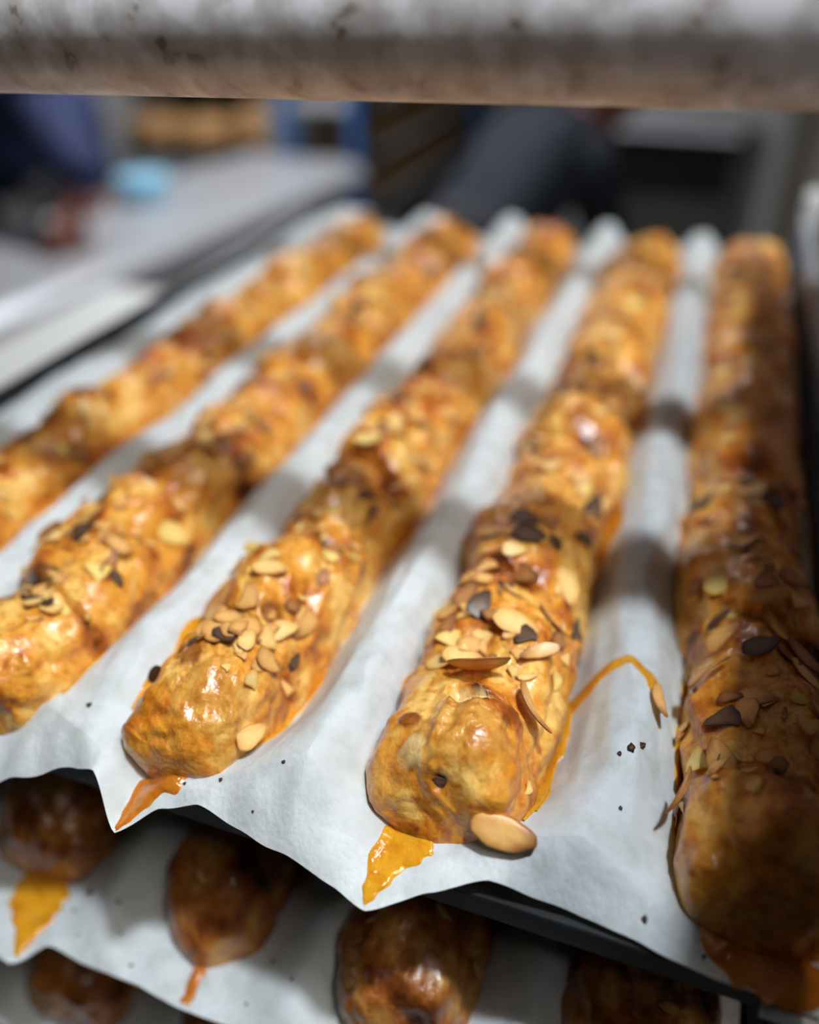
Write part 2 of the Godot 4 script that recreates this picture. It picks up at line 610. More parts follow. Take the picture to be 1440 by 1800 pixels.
# ======================================================================= strudels
# S: x centre, zf front, zb back, w half width, h height, seed, y0, bend, feats [x, z, rx, rz, push, colour, strength] (cm)
func strudel_def(x: float, zf: float, zb: float, y0: float, sd: float, w := 0.0265, h := 0.035, lean := 0.0, feats := [], lobe := 0.055, phase := 0.0, ll := 0.06) -> Dictionary:
	return {"x": x, "zf": zf, "zb": zb, "y0": y0, "sd": sd, "w": w, "h": h, "lean": lean, "feats": feats, "lobe": lobe, "phase": phase, "ll": ll, "cl": 0.026}

func xc_of(S: Dictionary, z: float) -> float:
	return S.x + 0.0022 * n_lump.get_noise_2d(z * 11.0 + S.sd, 3.0) + S.lean * smoothstep(S.zf - S.ll, S.zf, z)

func strudel_point(S: Dictionary, z: float, phi: float, cols: Array = []) -> Vector3:
	var sd: float = S.sd
	var df: float = clampf((S.zf - z) / S.cl, 0.0, 1.0)
	var db: float = clampf((z - S.zb) / 0.022, 0.0, 1.0)
	var cap := sqrt(maxf(0.0, 1.0 - pow(1.0 - df, 2.6))) * sqrt(maxf(0.0, 1.0 - pow(1.0 - db, 2.2)))
	var c := cos(phi)
	var s := sin(phi)
	var xc := xc_of(S, z)
	# folded lobes: seams cross the strip aslant, each lobe bulges
	var ph: float = (S.zf - z + 0.010 * c) / S.lobe + S.phase + 0.25 * n_lump.get_noise_2d(z * 14.0 + sd, 8.0)
	var fr := ph - floorf(ph)
	var bul := pow(absf(sin(PI * fr)), 0.55)
	var idx := floorf(ph)
	var big := 1.0 + 0.07 * sin(idx * 2.7 + sd) 
	var w: float = S.w * (0.94 + 0.065 * bul) * big * (0.25 + 0.75 * cap)
	var h: float = S.h * (0.90 + 0.11 * bul) * big
	if s < -0.0001:
		return Vector3(xc + w * c * cap, S.y0 + 0.0026, z)
	var p := Vector3(xc + w * pw(c, 0.9) * minf(1.0, cap * 1.6), 0.0, z)
	p.y = h * pow(maxf(s, 0.0), 0.82) * cap
	var nrm := Vector3(c / w, s / h, 0).normalized()
	if df < 1.0: nrm = (nrm + Vector3(0, 0, (1.0 - df) * 1.2)).normalized()
	var q := p + Vector3(sd, 0, 0)
	var lump1 := n_lump.get_noise_3d(q.x * 34.0, q.y * 34.0, q.z * 26.0)
	var f1 := n_fold.get_noise_3d(q.x * 40.0 + lump1 * 0.5, q.y * 40.0, q.z * 30.0 + lump1 * 0.7)
	var ridge := 1.0 - sqrt(f1 * f1 + 0.004) * 2.0
	var lay := n_fine.get_noise_3d(q.x * 170.0 + f1 * 2.0, q.y * 170.0, q.z * 46.0)
	var f2 := n_fine.get_noise_3d(q.x * 115.0, q.y * 115.0 + 70.0, q.z * 100.0)
	var f3 := n_fine.get_noise_3d(q.x * 480.0 + 9.0, q.y * 480.0, q.z * 420.0)
	var fade := clampf(s * 3.0, 0.0, 1.0) * clampf(cap * 1.4, 0.0, 1.0)
	var d := (0.0040 * lump1 + 0.0013 * ridge + 0.0011 * f2 + 0.00022 * lay + 0.00012 * f3) * fade
	var col := Color.WHITE
	var paint := cols.size() > 0
	if paint:
		var t1 := n_tone.get_noise_3d(q.x * 55.0 + 30.0, q.y * 55.0, q.z * 38.0)
		var t2 := n_tone.get_noise_3d(q.x * 150.0, q.y * 150.0 + 20.0, q.z * 110.0)
		var t3 := n_tone.get_noise_3d(q.x * 420.0, q.y * 420.0 + 50.0, q.z * 330.0)
		var brown := 0.36 + 0.44 * t1 + 0.26 * t2 + 0.10 * t3 + 0.16 * (ridge - 0.5) + 0.12 * lay
		brown += 0.5 * (1.0 - smoothstep(0.02, 0.16, minf(fr, 1.0 - fr) + 0.08 * t2)) * clampf(t1 + 0.3, 0.0, 1.0)
		col = TONE[0].lerp(TONE[1], smoothstep(0.0, 0.32, brown))
		col = col.lerp(TONE[2], smoothstep(0.42, 0.72, brown))
		col = col.lerp(TONE[3], smoothstep(0.78, 1.05, brown))
	for f in S.feats:
		var e := Vector2((p.x * 100.0 - f[0]) / f[2], (p.z * 100.0 - f[1]) / f[3]).length()
		e += 0.45 * f2 + 0.25 * f1
		if e < 1.25:
			var k := 1.0 - smoothstep(0.55, 1.1, e)
			if f[4] != 0.0: d += f[4] / 100.0 * k
			if paint and f[6] > 0.0: col = col.lerp(f[5], f[6] * (1.0 - smoothstep(0.75, 0.95, e)))
	if paint: cols[0] = col
	p += nrm * d
	p.y = maxf(p.y, 0.0) + S.y0 + 0.0026
	return p

var TONE := []

func strudel_mesh(S: Dictionary, near_step: float, far_step: float, nphi: int) -> ArrayMesh:
	var zs := []
	var z: float = S.zf
	while z > S.zb:
		zs.append(z)
		var edge := minf((S.zf - z) / 0.012, (z - S.zb) / 0.010)
		var st := lerpf(near_step, far_step, clampf((S.zf - z - 0.08) / 0.25, 0.0, 1.0))
		z -= st * clampf(edge, 0.25, 1.0)
	zs.append(S.zb)
	var v := PackedVector3Array()
	var cl := PackedColorArray()
	var bot := 4
	for zz in zs:
		for c in nphi + bot:
			var phi := PI * c / float(nphi - 1) if c < nphi else PI + PI * (c - nphi + 1) / float(bot + 1)
			var out := [Color.WHITE]
			v.append(strudel_point(S, zz, phi, out))
			cl.append(out[0] if c < nphi else TONE[2])
	return mesh_of(v, grid_tris(zs.size(), nphi + bot, true), cl)

# where the strudel's surface lies over (x, z): [point, normal]
func on_strudel(S: Dictionary, x: float, z: float) -> Array:
	var phi := acos(clampf(pw((x - xc_of(S, z)) / (S.w * 0.97), 1.0 / 0.9), -0.97, 0.97))
	for i in 4:
		var q := strudel_point(S, z, phi)
		phi = clampf(phi + (q.x - x) / (S.w * maxf(sin(phi), 0.35)), 0.12, PI - 0.12)
	var p := strudel_point(S, z, phi)
	var e := 0.05
	var a := strudel_point(S, z, phi - e * 1.6) - strudel_point(S, z, phi + e * 1.6)
	var b := strudel_point(S, z - 0.004, phi) - strudel_point(S, z + 0.004, phi)
	var n := a.cross(b).normalized()
	if n.y < 0: n = -n
	return [p, n]

# ----------------------------------------------------------------------- almond flakes
var flakes := []   # [shape][tone]

func make_flakes() -> void:
	var tones := [
		[lin(250, 216, 146), lin(236, 188, 108), lin(176, 112, 54)],    # cream
		[lin(238, 190, 118), lin(220, 160, 88), lin(140, 82, 44)],     # tan
		[lin(186, 130, 78), lin(150, 96, 58), lin(84, 52, 36)],       # brown
		[lin(104, 78, 62), lin(70, 50, 42), lin(40, 28, 26)],          # burnt
		[lin(250, 226, 146), lin(242, 204, 106), lin(214, 160, 70)],   # pale yellow
	]
	var shapes := [[1.0, 0.62, 0.16, 0.0, 0.045], [1.0, 0.54, -0.22, 0.12, 0.045], [0.72, 0.66, 0.10, 0.25, 0.05], [1.0, 0.34, 0.30, 0.10, 0.06], [1.0, 0.50, 0.14, 0.0, 0.2]]
	for si in shapes.size():
		var sh: Array = shapes[si]
		var per := []
		for ti in tones.size():
			var tn: Array = tones[ti]
			var v := PackedVector3Array()
			var cl := PackedColorArray()
			var seg := 22
			var rings := [0.0, 0.5, 0.86, 0.97, 1.0]
			for side in [1, -1]:
				for ri in (rings.size() if side > 0 else rings.size() - 1):
					var rr: float = rings[ri] if side > 0 else rings[rings.size() - 2 - ri]
					for k in seg:
						var a := TAU * k / seg
						var ca := cos(a)
						# almond outline: blunt at one end, pointed at the other, half slices cut off
						var rx: float = 0.5 * sh[0] * ca
						var wd: float = 0.5 * sh[1] * pw(sin(a), 0.85) * (1.0 - 0.22 * ca - 0.18 * maxf(0.0, ca) * ca)
						if sh[3] > 0.2 and rx < -0.22: rx = -0.22 + 0.05 * sin(a * 3.0)
						var wob := 1.0 + 0.05 * sin(a * 3.0 + si) + 0.03 * sin(a * 7.0)
						var x := rx * rr * wob
						var zz := wd * rr * wob
						var y: float = sh[2] * (x * x * 1.2 - 0.10) + sh[3] * x * zz * 2.2 + side * sh[4] * 0.5 * sqrt(maxf(0.0, 1.0 - pow(rr, 12.0)))
						v.append(Vector3(x, y, zz))
						var cc: Color = tn[0].lerp(tn[1], smoothstep(0.35, 0.9, rr + 0.25 * n_fold.get_noise_2d(x * 5.0 + si * 3.0, zz * 5.0)))
						var skin := smoothstep(0.9, 1.0, rr) * 0.7
						skin = maxf(skin, smoothstep(0.22, 0.46, x + 0.2 * n_fold.get_noise_2d(zz * 4.0 + si, ti * 3.0)) * (0.75 if ti in [1, 2] else 0.28))
						cl.append(cc.lerp(tn[2], skin))
			per.append(mesh_of(v, grid_tris(rings.size() * 2 - 1, seg, true), cl))
		flakes.append(per)

func flake(parent: Node, p: Vector3, n: Vector3, turn: float, tilt: float, size: float, shape: int, tone: int) -> void:
	var o := put("almond_flake", flakes[shape][tone], "almond", parent)
	var x := Vector3.RIGHT.slide(n).normalized().rotated(n, turn)
	var b := Basis(x, n, x.cross(n))
	b = b * Basis(Vector3.RIGHT, tilt)
	o.transform = Transform3D(b.scaled_local(Vector3.ONE * size), p + n * size * (0.075 + 0.32 * absf(sin(tilt))))

# hero flakes: [x cm, z cm, length mm, turn deg, tilt deg, shape, tone]
func strew(S: Dictionary, parent: Node, hero: Array, count: int, z_lo: float, z_hi: float, sd: int) -> void:
	for f in hero:
		var q := on_strudel(S, f[0] / 100.0, f[1] / 100.0)
		flake(parent, q[0], q[1], deg_to_rad(f[3]), deg_to_rad(f[4]), f[2] / 1000.0, f[5], f[6])
	var r := RandomNumberGenerator.new()
	r.seed = sd
	var n := 0
	var tries := 0
	while n < count and tries < count * 6:
		tries += 1
		var z := lerpf(z_hi, z_lo, pow(r.randf(), 1.45))
		var x: float = S.x + S.w * r.randf_range(-0.85, 0.85)
		if n_tone.get_noise_2d(z * 22.0 + S.sd, x * 18.0) < -0.22: continue
		var clash := false
		for f in hero:
			if Vector2(f[0] / 100.0 - x, f[1] / 100.0 - z).length() < 0.0055: clash = true
		if clash: continue
		var q := on_strudel(S, x, z)
		var tone: int = [0, 0, 0, 4, 1, 1, 1, 1, 1, 1, 2, 2, 2, 3][r.randi() % 14]
		flake(parent, q[0], q[1], r.randf() * TAU, r.randfn(0.0, 0.16), r.randf_range(0.007, 0.0145), r.randi() % 4, tone)
		n += 1
	# broken bits of flake between the whole ones
	for i in int(count * 0.55):
		var z := lerpf(z_hi + 0.01, maxf(z_lo, -0.5), pow(r.randf(), 1.45))
		var x: float = S.x + S.w * r.randf_range(-0.9, 0.9)
		var q := on_strudel(S, x, z)
		flake(parent, q[0], q[1], r.randf() * TAU, r.randfn(0.0, 0.2), r.randf_range(0.004, 0.0075), 2 + r.randi() % 2, [0, 0, 1, 1, 4, 2][r.randi() % 6])

# ======================================================================= the upper sheet
func pan(y: float, x0: float, x1: float, zf: float, zb: float, label: String) -> void:
	var t := thing("baking_sheet", label, "tray", Vector3(0, y, 0))
	put("sheet", box(x1 - x0, 0.0016, zf - zb, 0.0004), "black_steel", t, Vector3((x0 + x1) / 2, -0.0008, (zf + zb) / 2))
	put("front_lip", box(x1 - x0, 0.009, 0.0018, 0.0005), "black_steel", t, Vector3((x0 + x1) / 2, -0.0045, zf))
	for s in [[x0, -1], [x1, 1]]:
		var lip := PackedVector2Array([Vector2(0, -0.0016), Vector2(0.006 * s[1], 0.011), Vector2(0.009 * s[1], 0.0115), Vector2(0.009 * s[1], 0.0135), Vector2(0.004 * s[1], 0.013), Vector2(-0.002 * s[1], 0.0)])
		put("side_lip", extrude(lip, zb, zf), "black_steel", t, Vector3(s[0], 0, 0))
	put("back_lip", box(x1 - x0, 0.014, 0.0018, 0.0005), "black_steel", t, Vector3((x0 + x1) / 2, 0.006, zb))

var upper := {}

func upper_tray() -> void:
	TONE = [lin(252, 204, 112), lin(234, 162, 62), lin(188, 104, 34), lin(88, 44, 18)]
	make_flakes()
	pan(TY, -0.350, 0.066, -0.128, -0.735, "black steel baking sheet carrying the upper layer of strudels")
	var kn := [  # x, crease y, crease z, edge y, edge z (cm)
		[-36.0, 1.0, -13.2, 0.8, -11.8], [-31.5, 1.4, -13.2, 0.5, -11.8], [-27.4, 0.1, -13.0, 0.0, -11.2], [-23.5, 2.0, -13.4, 0.9, -11.8], [-20.6, 0.3, -13.4, -0.6, -11.4],
		[-18.8, 0.4, -13.6, -0.9, -11.4], [-17.4, 1.2, -13.7, -0.2, -11.7], [-15.5, 1.4, -13.0, 0.6, -12.2], [-14.5, 1.15, -12.7, 1.0, -12.05],
		[-13.25, 0.1, -12.6, -0.15, -11.0], [-12.2, 0.7, -12.6, 0.35, -12.0], [-11.0, 1.0, -13.1, 0.6, -12.25], [-8.0, 2.3, -13.9, 0.3, -11.8], [-6.3, 0.9, -13.4, 0.15, -11.5],
		[-5.25, 0.15, -13.2, 0.0, -11.2], [-3.7, 0.55, -13.5, 0.3, -12.1], [-2.2, 1.1, -13.9, 0.6, -12.8], [0.0, 1.7, -14.3, 0.2, -12.95], [1.7, 0.9, -13.9, 0.0, -12.8],
		[3.9, 0.1, -13.4, 0.15, -12.45], [6.2, 0.4, -13.2, 0.3, -12.2], [7.4, 1.2, -13.2, 1.0, -12.2]]
	var cs := [-0.274, -0.1965, -0.1185, -0.038, 0.0405]
	upper = sheet(TY, cs, [0.014, 0.021, 0.021, 0.022, 0.021, 0.016], kn, -0.345, 0.068, -0.730, 0.0)
	var pm := put("parchment_sheet", paper_mesh(upper, 300, 230, 26), "parchment")
	tag(pm, "white parchment pleated between the strudels on the upper sheet, edge drooping in front", "parchment")
	var pale := lin(232, 204, 142)
	var brown := lin(140, 72, 26)
	var dark := lin(52, 22, 10)
	var amber := lin(226, 146, 44)
	var grp := "almond strudels on the upper sheet"
	var gold := lin(214, 156, 72)
	var defs := [
		strudel_def(-0.274, -0.150, -0.672, TY, 3.0, 0.0230, 0.031, 0.0, [], 0.060, 0.2),
		strudel_def(-0.1965, -0.126, -0.678, TY, 17.0, 0.0240, 0.034, 0.0, [[-20.2, -17.0, 0.9, 0.7, 0.0, dark, 0.8]], 0.056, 0.1),
		strudel_def(-0.1185, -0.1275, -0.682, TY, 31.0, 0.0232, 0.034, -0.0065, [
			[-11.6, -14.4, 1.5, 1.3, 0.15, gold, 0.7], [-12.8, -15.6, 0.5, 0.4, 0.1, brown, 0.8], [-11.2, -18.2, 0.5, 0.4, -0.25, brown, 0.7], [-12.2, -13.1, 1.7, 0.5, 0.0, amber, 0.75], [-13.6, -14.0, 0.5, 1.0, 0.0, amber, 0.6]], 0.052, 0.05, 0.10),
		strudel_def(-0.038, -0.1345, -0.688, TY, 47.0, 0.0255, 0.0345, -0.003, [
			[-3.9, -15.2, 1.5, 1.2, 0.18, gold, 0.75], [-3.7, -16.8, 1.0, 0.42, -0.5, pale, 0.95], [-5.0, -14.6, 0.5, 0.42, 0.05, pale, 0.9],
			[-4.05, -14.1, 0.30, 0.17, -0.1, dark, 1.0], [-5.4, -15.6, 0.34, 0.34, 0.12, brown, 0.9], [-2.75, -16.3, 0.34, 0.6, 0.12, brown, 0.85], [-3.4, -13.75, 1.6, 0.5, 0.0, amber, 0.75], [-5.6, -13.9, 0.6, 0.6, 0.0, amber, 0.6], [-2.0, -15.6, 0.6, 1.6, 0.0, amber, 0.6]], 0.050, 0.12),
		strudel_def(0.0390, -0.1330, -0.690, TY, 59.0, 0.0232, 0.036, 0.0110, [[5.4, -16.6, 0.6, 0.5, 0.05, brown, 0.8], [5.0, -13.8, 1.8, 0.6, 0.0, amber, 0.75]], 0.056, 0.3, 0.22)]
	var labels := ["golden almond strudel along the left edge of the upper sheet, beside the black pan lip",
		"golden almond strudel second from the black left lip of the upper sheet",
		"middle almond strudel of the upper sheet, its tapered tip reaching a point of parchment",
		"almond strudel topped with big almond flakes and a dark hole in its front",
		"almond strudel in shadow along the right side of the upper sheet"]
	var heroes := [
		[], [[-18.2, -18.0, 14, 60, 4, 2, 4], [-18.0, -22.2, 15, 20, 5, 0, 4]],
		[[-10.6, -16.3, 12, 40, 6, 0, 1], [-11.9, -19.4, 13, 10, 5, 0, 0], [-14.05, -15.6, 10, 15, -62, 1, 3], [-10.2, -21.8, 17, 75, 6, 0, 4], [-10.9, -22.3, 11, 60, 10, 1, 2], [-10.7, -15.4, 10, 100, 5, 2, 0], [-10.65, -24.9, 13, 95, 60, 3, 3], [-10.35, -14.4, 12, 50, -20, 1, 0], [-12.3, -20.2, 12, 120, 8, 2, 0], [-12.3, -17.2, 11, 15, 4, 0, 1], [-13.0, -18.4, 12, 60, 8, 1, 1]],
		[[-3.37, -20.05, 16, 5, 0, 0, 0], [-2.35, -21.3, 15, -5, 0, 0, 1], [-4.63, -20.8, 13, 80, 30, 1, 3], [-3.6, -22.7, 14, -15, 4, 1, 2], [-2.2, -23.2, 16, -65, 4, 0, 0], [-2.1, -26.0, 11, 70, 10, 2, 3], [-3.84, -24.3, 13, -10, 10, 0, 3], [-4.3, -25.6, 13, -20, 15, 1, 3], [-3.4, -25.8, 11, 50, 10, 2, 2], [-3.0, -24.6, 10, 70, 15, 2, 3], [-4.3, -19.5, 11, 30, 4, 2, 0], [-5.3, -19.2, 12, 60, 8, 2, 4], [-6.05, -21.2, 14, 100, 10, 1, 4], [-5.3, -21.2, 13, 70, 8, 1, 2],
			[-3.75, -17.6, 20, -3, -38, 0, 1], [-2.3, -17.2, 18, -40, -34, 3, 1], [-1.8, -19.2, 10, 40, 6, 2, 4], [-2.0, -20.4, 10, 30, 8, 1, 2], [-1.75, -15.2, 6, 20, 10, 2, 4], [-4.7, -18.5, 14, 15, -10, 0, 0], [-4.5, -19.1, 12, 25, 2, 1, 1], [-5.3, -18.2, 11, -20, 2, 0, 0], [-4.2, -23.4, 11, 30, 4, 1, 0], [-3.0, -19.0, 9, 50, 4, 2, 1]],
		[[3.4, -18.6, 16, 70, 4, 2, 3], [3.0, -20.4, 16, 40, -40, 1, 1], [2.75, -16.1, 15, 50, -40, 3, 1], [4.2, -21.3, 12, 20, 6, 0, 3], [5.5, -21.8, 17, 10, 6, 0, 2], [6.3, -20.0, 15, 80, 30, 1, 2], [2.85, -24.4, 13, 80, 10, 0, 4], [2.9, -17.6, 12, 100, 6, 2, 4], [3.2, -22.0, 14, 30, 6, 1, 1], [4.6, -23.0, 14, 130, 6, 0, 1], [5.2, -25.0, 13, 10, 6, 1, 2], [6.3, -22.6, 14, 120, 20, 1, 3]]]
	var counts := [80, 130, 130, 130, 110]
	for i in 5:
		var S: Dictionary = defs[i]
		var t := thing("almond_strudel", labels[i], "pastry", Vector3.ZERO, 0.0, grp)
		var fine := 0.0009 if i in [2, 3] else 0.0012
		put("pastry_body", strudel_mesh(S, fine, 0.0024, 84 if i in [2, 3] else 64), "pastry", t)
		strew(S, t, heroes[i], counts[i], S.zb + 0.03, S.zf - (0.055 if i == 3 else 0.035), 100 + i)
		# syrup that seeped out along both flanks
		for s in [-1, 1]:
			var z: float = S.zf * 100.0 - 1.6
			var part := 0
			while z > S.zb * 100.0 + 3.0:
				var ln := 5.0 + 5.0 * absf(sin(z * 1.7 + i * 2.0 + s))
				var pts := []
				for k in 7:
					var zz := z - ln * k / 6.0
					var hw := 0.30 * sin(PI * (k + 0.35) / 6.7) + 0.05
					pts.append([xc_of(S, zz / 100.0) * 100.0 + s * (S.w * 100.0 - 0.12 + 0.12 * sin(zz * 2.1 + i)), zz, hw])
				put("syrup_seep", runnel(upper, pts, 0.0009, i * 9.0 + part + s * 30.0), "syrup", t)
				part += 1
				z -= ln + 1.2 + 3.0 * absf(sin(z * 2.3 + s * 2.0 + i))
		if i == 3:
			tag(put("syrup_pool", runnel(upper, [[-4.3, -14.2, 0.7], [-4.75, -13.5, 0.95], [-5.05, -12.8, 0.72], [-5.22, -12.1, 0.42], [-5.28, -11.6, 0.2], [-5.3, -11.35, 0.04]], 0.0008, 4.0), "syrup", t), "yellow syrup pooled at the paper's point", "")
			put("syrup_seep", runnel(upper, [[-1.6, -19.4, 0.34], [-0.9, -20.3, 0.34], [-0.2, -20.85, 0.26], [0.5, -20.95, 0.2], [1.1, -20.5, 0.24], [1.45, -19.9, 0.24], [1.6, -19.4, 0.08]], 0.0005, 14.0), "syrup", t)
			put("syrup_seep", runnel(upper, [[-1.75, -14.6, 0.15], [-1.5, -15.6, 0.26], [-1.4, -16.8, 0.24], [-1.35, -18.4, 0.3], [-1.35, -19.8, 0.24], [-1.4, -20.6, 0.1]], 0.0012, 24.0), "syrup", t)
			flake(t, Vector3(-0.0205, TY + 0.0165, -0.1385), Vector3(0.1, 0.72, 0.68).normalized(), deg_to_rad(-4), 0.0, 0.0195, 4, 1)
			var bq := on_strudel(S, -0.0405, -0.1405)
			flake(t, bq[0], bq[1], 0.4, 0.0, 0.0062, 2, 3)
			var ap := Vector3(0.0148, 0, -0.1935)
			ap.y = paper_y(upper, ap.x, ap.z) + 0.0025
			flake(t, ap, Vector3(0.25, 0.95, 0.1).normalized(), deg_to_rad(-68), -0.2, 0.0125, 3, 1)
		if i == 2:
			tag(put("syrup_drip", runnel(upper, [[-12.2, -13.8, 0.9], [-12.45, -13.2, 0.95], [-12.8, -12.6, 0.7], [-13.05, -12.0, 0.42], [-13.2, -11.4, 0.18], [-13.25, -11.08, 0.04]], 0.0010, 7.0), "caramel", t), "amber drip on the point of parchment", "")
		if i == 4:
			tag(put("syrup_pool", runnel(upper, [[3.6, -14.0, 0.5], [4.2, -13.6, 0.9], [4.9, -13.3, 1.0], [5.6, -13.0, 0.9], [6.1, -12.6, 0.6], [6.3, -12.35, 0.2]], 0.0016, 9.0), "caramel", t), "amber syrup run out in front", "")

# ======================================================================= the sheets below
func lower_trays() -> void:
	var y := TY - 0.09
	pan(y, -0.350, 0.060, -0.118, -0.735, "black steel baking sheet carrying the second layer of strudels below")
	var kn := [[-35.0, 0.5, -12.5, 0.3, -10.6], [-28.0, 0.2, -12.3, 0.0, -10.4], [-24.3, 1.8, -12.6, 0.8, -10.9], [-21.6, 0.2, -12.0, 0.1, -10.2], [-18.9, 0.1, -11.8, 0.0, -9.6], [-17.9, 0.5, -12.2, 0.15, -10.6],
		[-16.4, 1.2, -12.4, 0.1, -10.5], [-14.0, 0.3, -12.2, 0.1, -10.5], [-12.2, 0.1, -12.0, 0.0, -10.35], [-10.4, 0.3, -12.2, 0.0, -10.4], [-8.4, 1.4, -12.6, 0.4, -10.8], [-6.5, 0.3, -12.2, 0.1, -10.5], [-4.6, 0.1, -12.0, 0.0, -10.3], [-0.7, 1.6, -12.6, 0.5, -10.8], [3.2, 0.1, -12.0, 0.0, -10.4], [6.5, 0.8, -12.2, 0.8, -10.6]]
	var cs := [-0.280, -0.203, -0.1245, -0.047, 0.031]
	var s := sheet(y, cs, [0.012, 0.019, 0.019, 0.019, 0.019, 0.014], kn, -0.343, 0.062, -0.730, 60.0)
	var pm := put("parchment_sheet", paper_mesh(s, 170, 70, 14), "parchment")
	tag(pm, "speckled white parchment under the strudels of the second layer", "parchment")
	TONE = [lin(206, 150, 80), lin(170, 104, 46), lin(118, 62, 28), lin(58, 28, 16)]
	var grp := "almond strudels on the second sheet"
	var lab := ["", "strudel end above the bright yellow syrup puddle on the second sheet", "dark brown strudel with a pinched tip dripping caramel on the second sheet", "brown flaky strudel below the yellow syrup point, on the second sheet", "strudel on the second sheet, mostly hidden under the shadowed right corner above"]
	var fr := [-0.125, -0.126, -0.117, -0.112, -0.112]
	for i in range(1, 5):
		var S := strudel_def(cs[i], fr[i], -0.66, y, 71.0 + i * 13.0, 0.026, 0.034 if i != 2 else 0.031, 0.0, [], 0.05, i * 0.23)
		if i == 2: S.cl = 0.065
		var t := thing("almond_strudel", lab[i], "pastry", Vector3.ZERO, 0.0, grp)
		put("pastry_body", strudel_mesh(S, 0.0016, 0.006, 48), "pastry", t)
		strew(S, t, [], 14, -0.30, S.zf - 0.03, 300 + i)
		if i == 1: put("syrup_pool", runnel(s, [[-19.6, -13.2, 0.8], [-19.5, -12.2, 1.2], [-19.3, -11.4, 1.0], [-19.0, -10.6, 0.5], [-18.9, -9.9, 0.1]], 0.0014, 3.0), "syrup", t)
		if i == 2: put("syrup_drip", runnel(s, [[-12.2, -12.0, 0.3], [-12.2, -11.4, 0.28], [-12.1, -10.9, 0.24], [-12.1, -10.5, 0.2]], 0.0014, 5.0), "caramel", t)
	lower = s
	y = TY - 0.18
	pan(y, -0.350, 0.060, -0.112, -0.735, "black steel baking sheet carrying the lowest strudel in view")
	var kn3 := []
	for k in kn: kn3.append([k[0] + 1.0, k[1], k[2] + 0.8, k[3], k[4] + 0.8])
	s = sheet(y, cs, [0.012, 0.019, 0.019, 0.019, 0.019, 0.014], kn3, -0.343, 0.062, -0.730, 90.0)
	tag(put("parchment_sheet", paper_mesh(s, 110, 50, 10), "parchment"), "white parchment of the third sheet, low in the left corner", "parchment")
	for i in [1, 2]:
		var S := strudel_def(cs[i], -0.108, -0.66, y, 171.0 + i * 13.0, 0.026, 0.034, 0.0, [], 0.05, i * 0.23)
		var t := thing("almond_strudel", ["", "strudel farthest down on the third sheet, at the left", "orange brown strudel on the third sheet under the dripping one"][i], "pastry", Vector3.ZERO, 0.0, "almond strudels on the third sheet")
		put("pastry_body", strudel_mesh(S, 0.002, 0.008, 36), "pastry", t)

var lower := {}

# ======================================================================= crumbs on the paper
func crumbs() -> void:
	var shape := lump(0.5, 0.32, 0.4, 0.5, 3.0, 7, 9, 0.9)
	# [sheet, x, z, size mm] in cm
	var spots := [[0, -10.6, -13.0, 1.3], [0, -12.0, -12.5, 1.2], [0, -11.7, -12.7, 1.0], [0, -8.7, -13.6, 1.2], [0, -15.9, -13.9, 1.8], [0, 0.9, -17.3, 2.6], [0, 1.2, -17.6, 2.2], [0, 0.6, -17.0, 1.4], [0, 2.0, -13.2, 1.8], [0, 0.9, -15.6, 1.3], [0, 3.6, -12.9, 1.4], [0, -9.2, -12.4, 0.9], [0, -9.4, -20.6, 1.2],
		[1, -17.5, -12.6, 2.6], [1, -16.0, -12.5, 1.8], [1, -17.7, -11.9, 1.4], [1, -14.6, -11.0, 1.4], [1, -15.4, -11.7, 1.2], [1, -9.6, -12.6, 1.4], [1, -7.9, -10.9, 1.5], [1, -8.6, -12.1, 1.3], [1, -10.0, -11.2, 1.1], [1, -17.0, -11.2, 1.0]]
	for q in spots:
		var s: Dictionary = upper if q[0] == 0 else lower
		var x: float = q[1] / 100.0
		var z: float = q[2] / 100.0
		var o := put("burnt_crumb", shape, "crumb", null, Vector3(x, paper_y(s, x, z) + q[3] * 0.0002, z), Vector3(0, x * 900.0, 0))
		o.scale = Vector3.ONE * q[3] / 1000.0
		tag(o, "tiny dark burnt crumb lying on the upper parchment" if q[0] == 0 else "tiny dark burnt crumb lying on the second parchment", "crumb", "crumbs on the upper parchment" if q[0] == 0 else "crumbs on the second parchment")

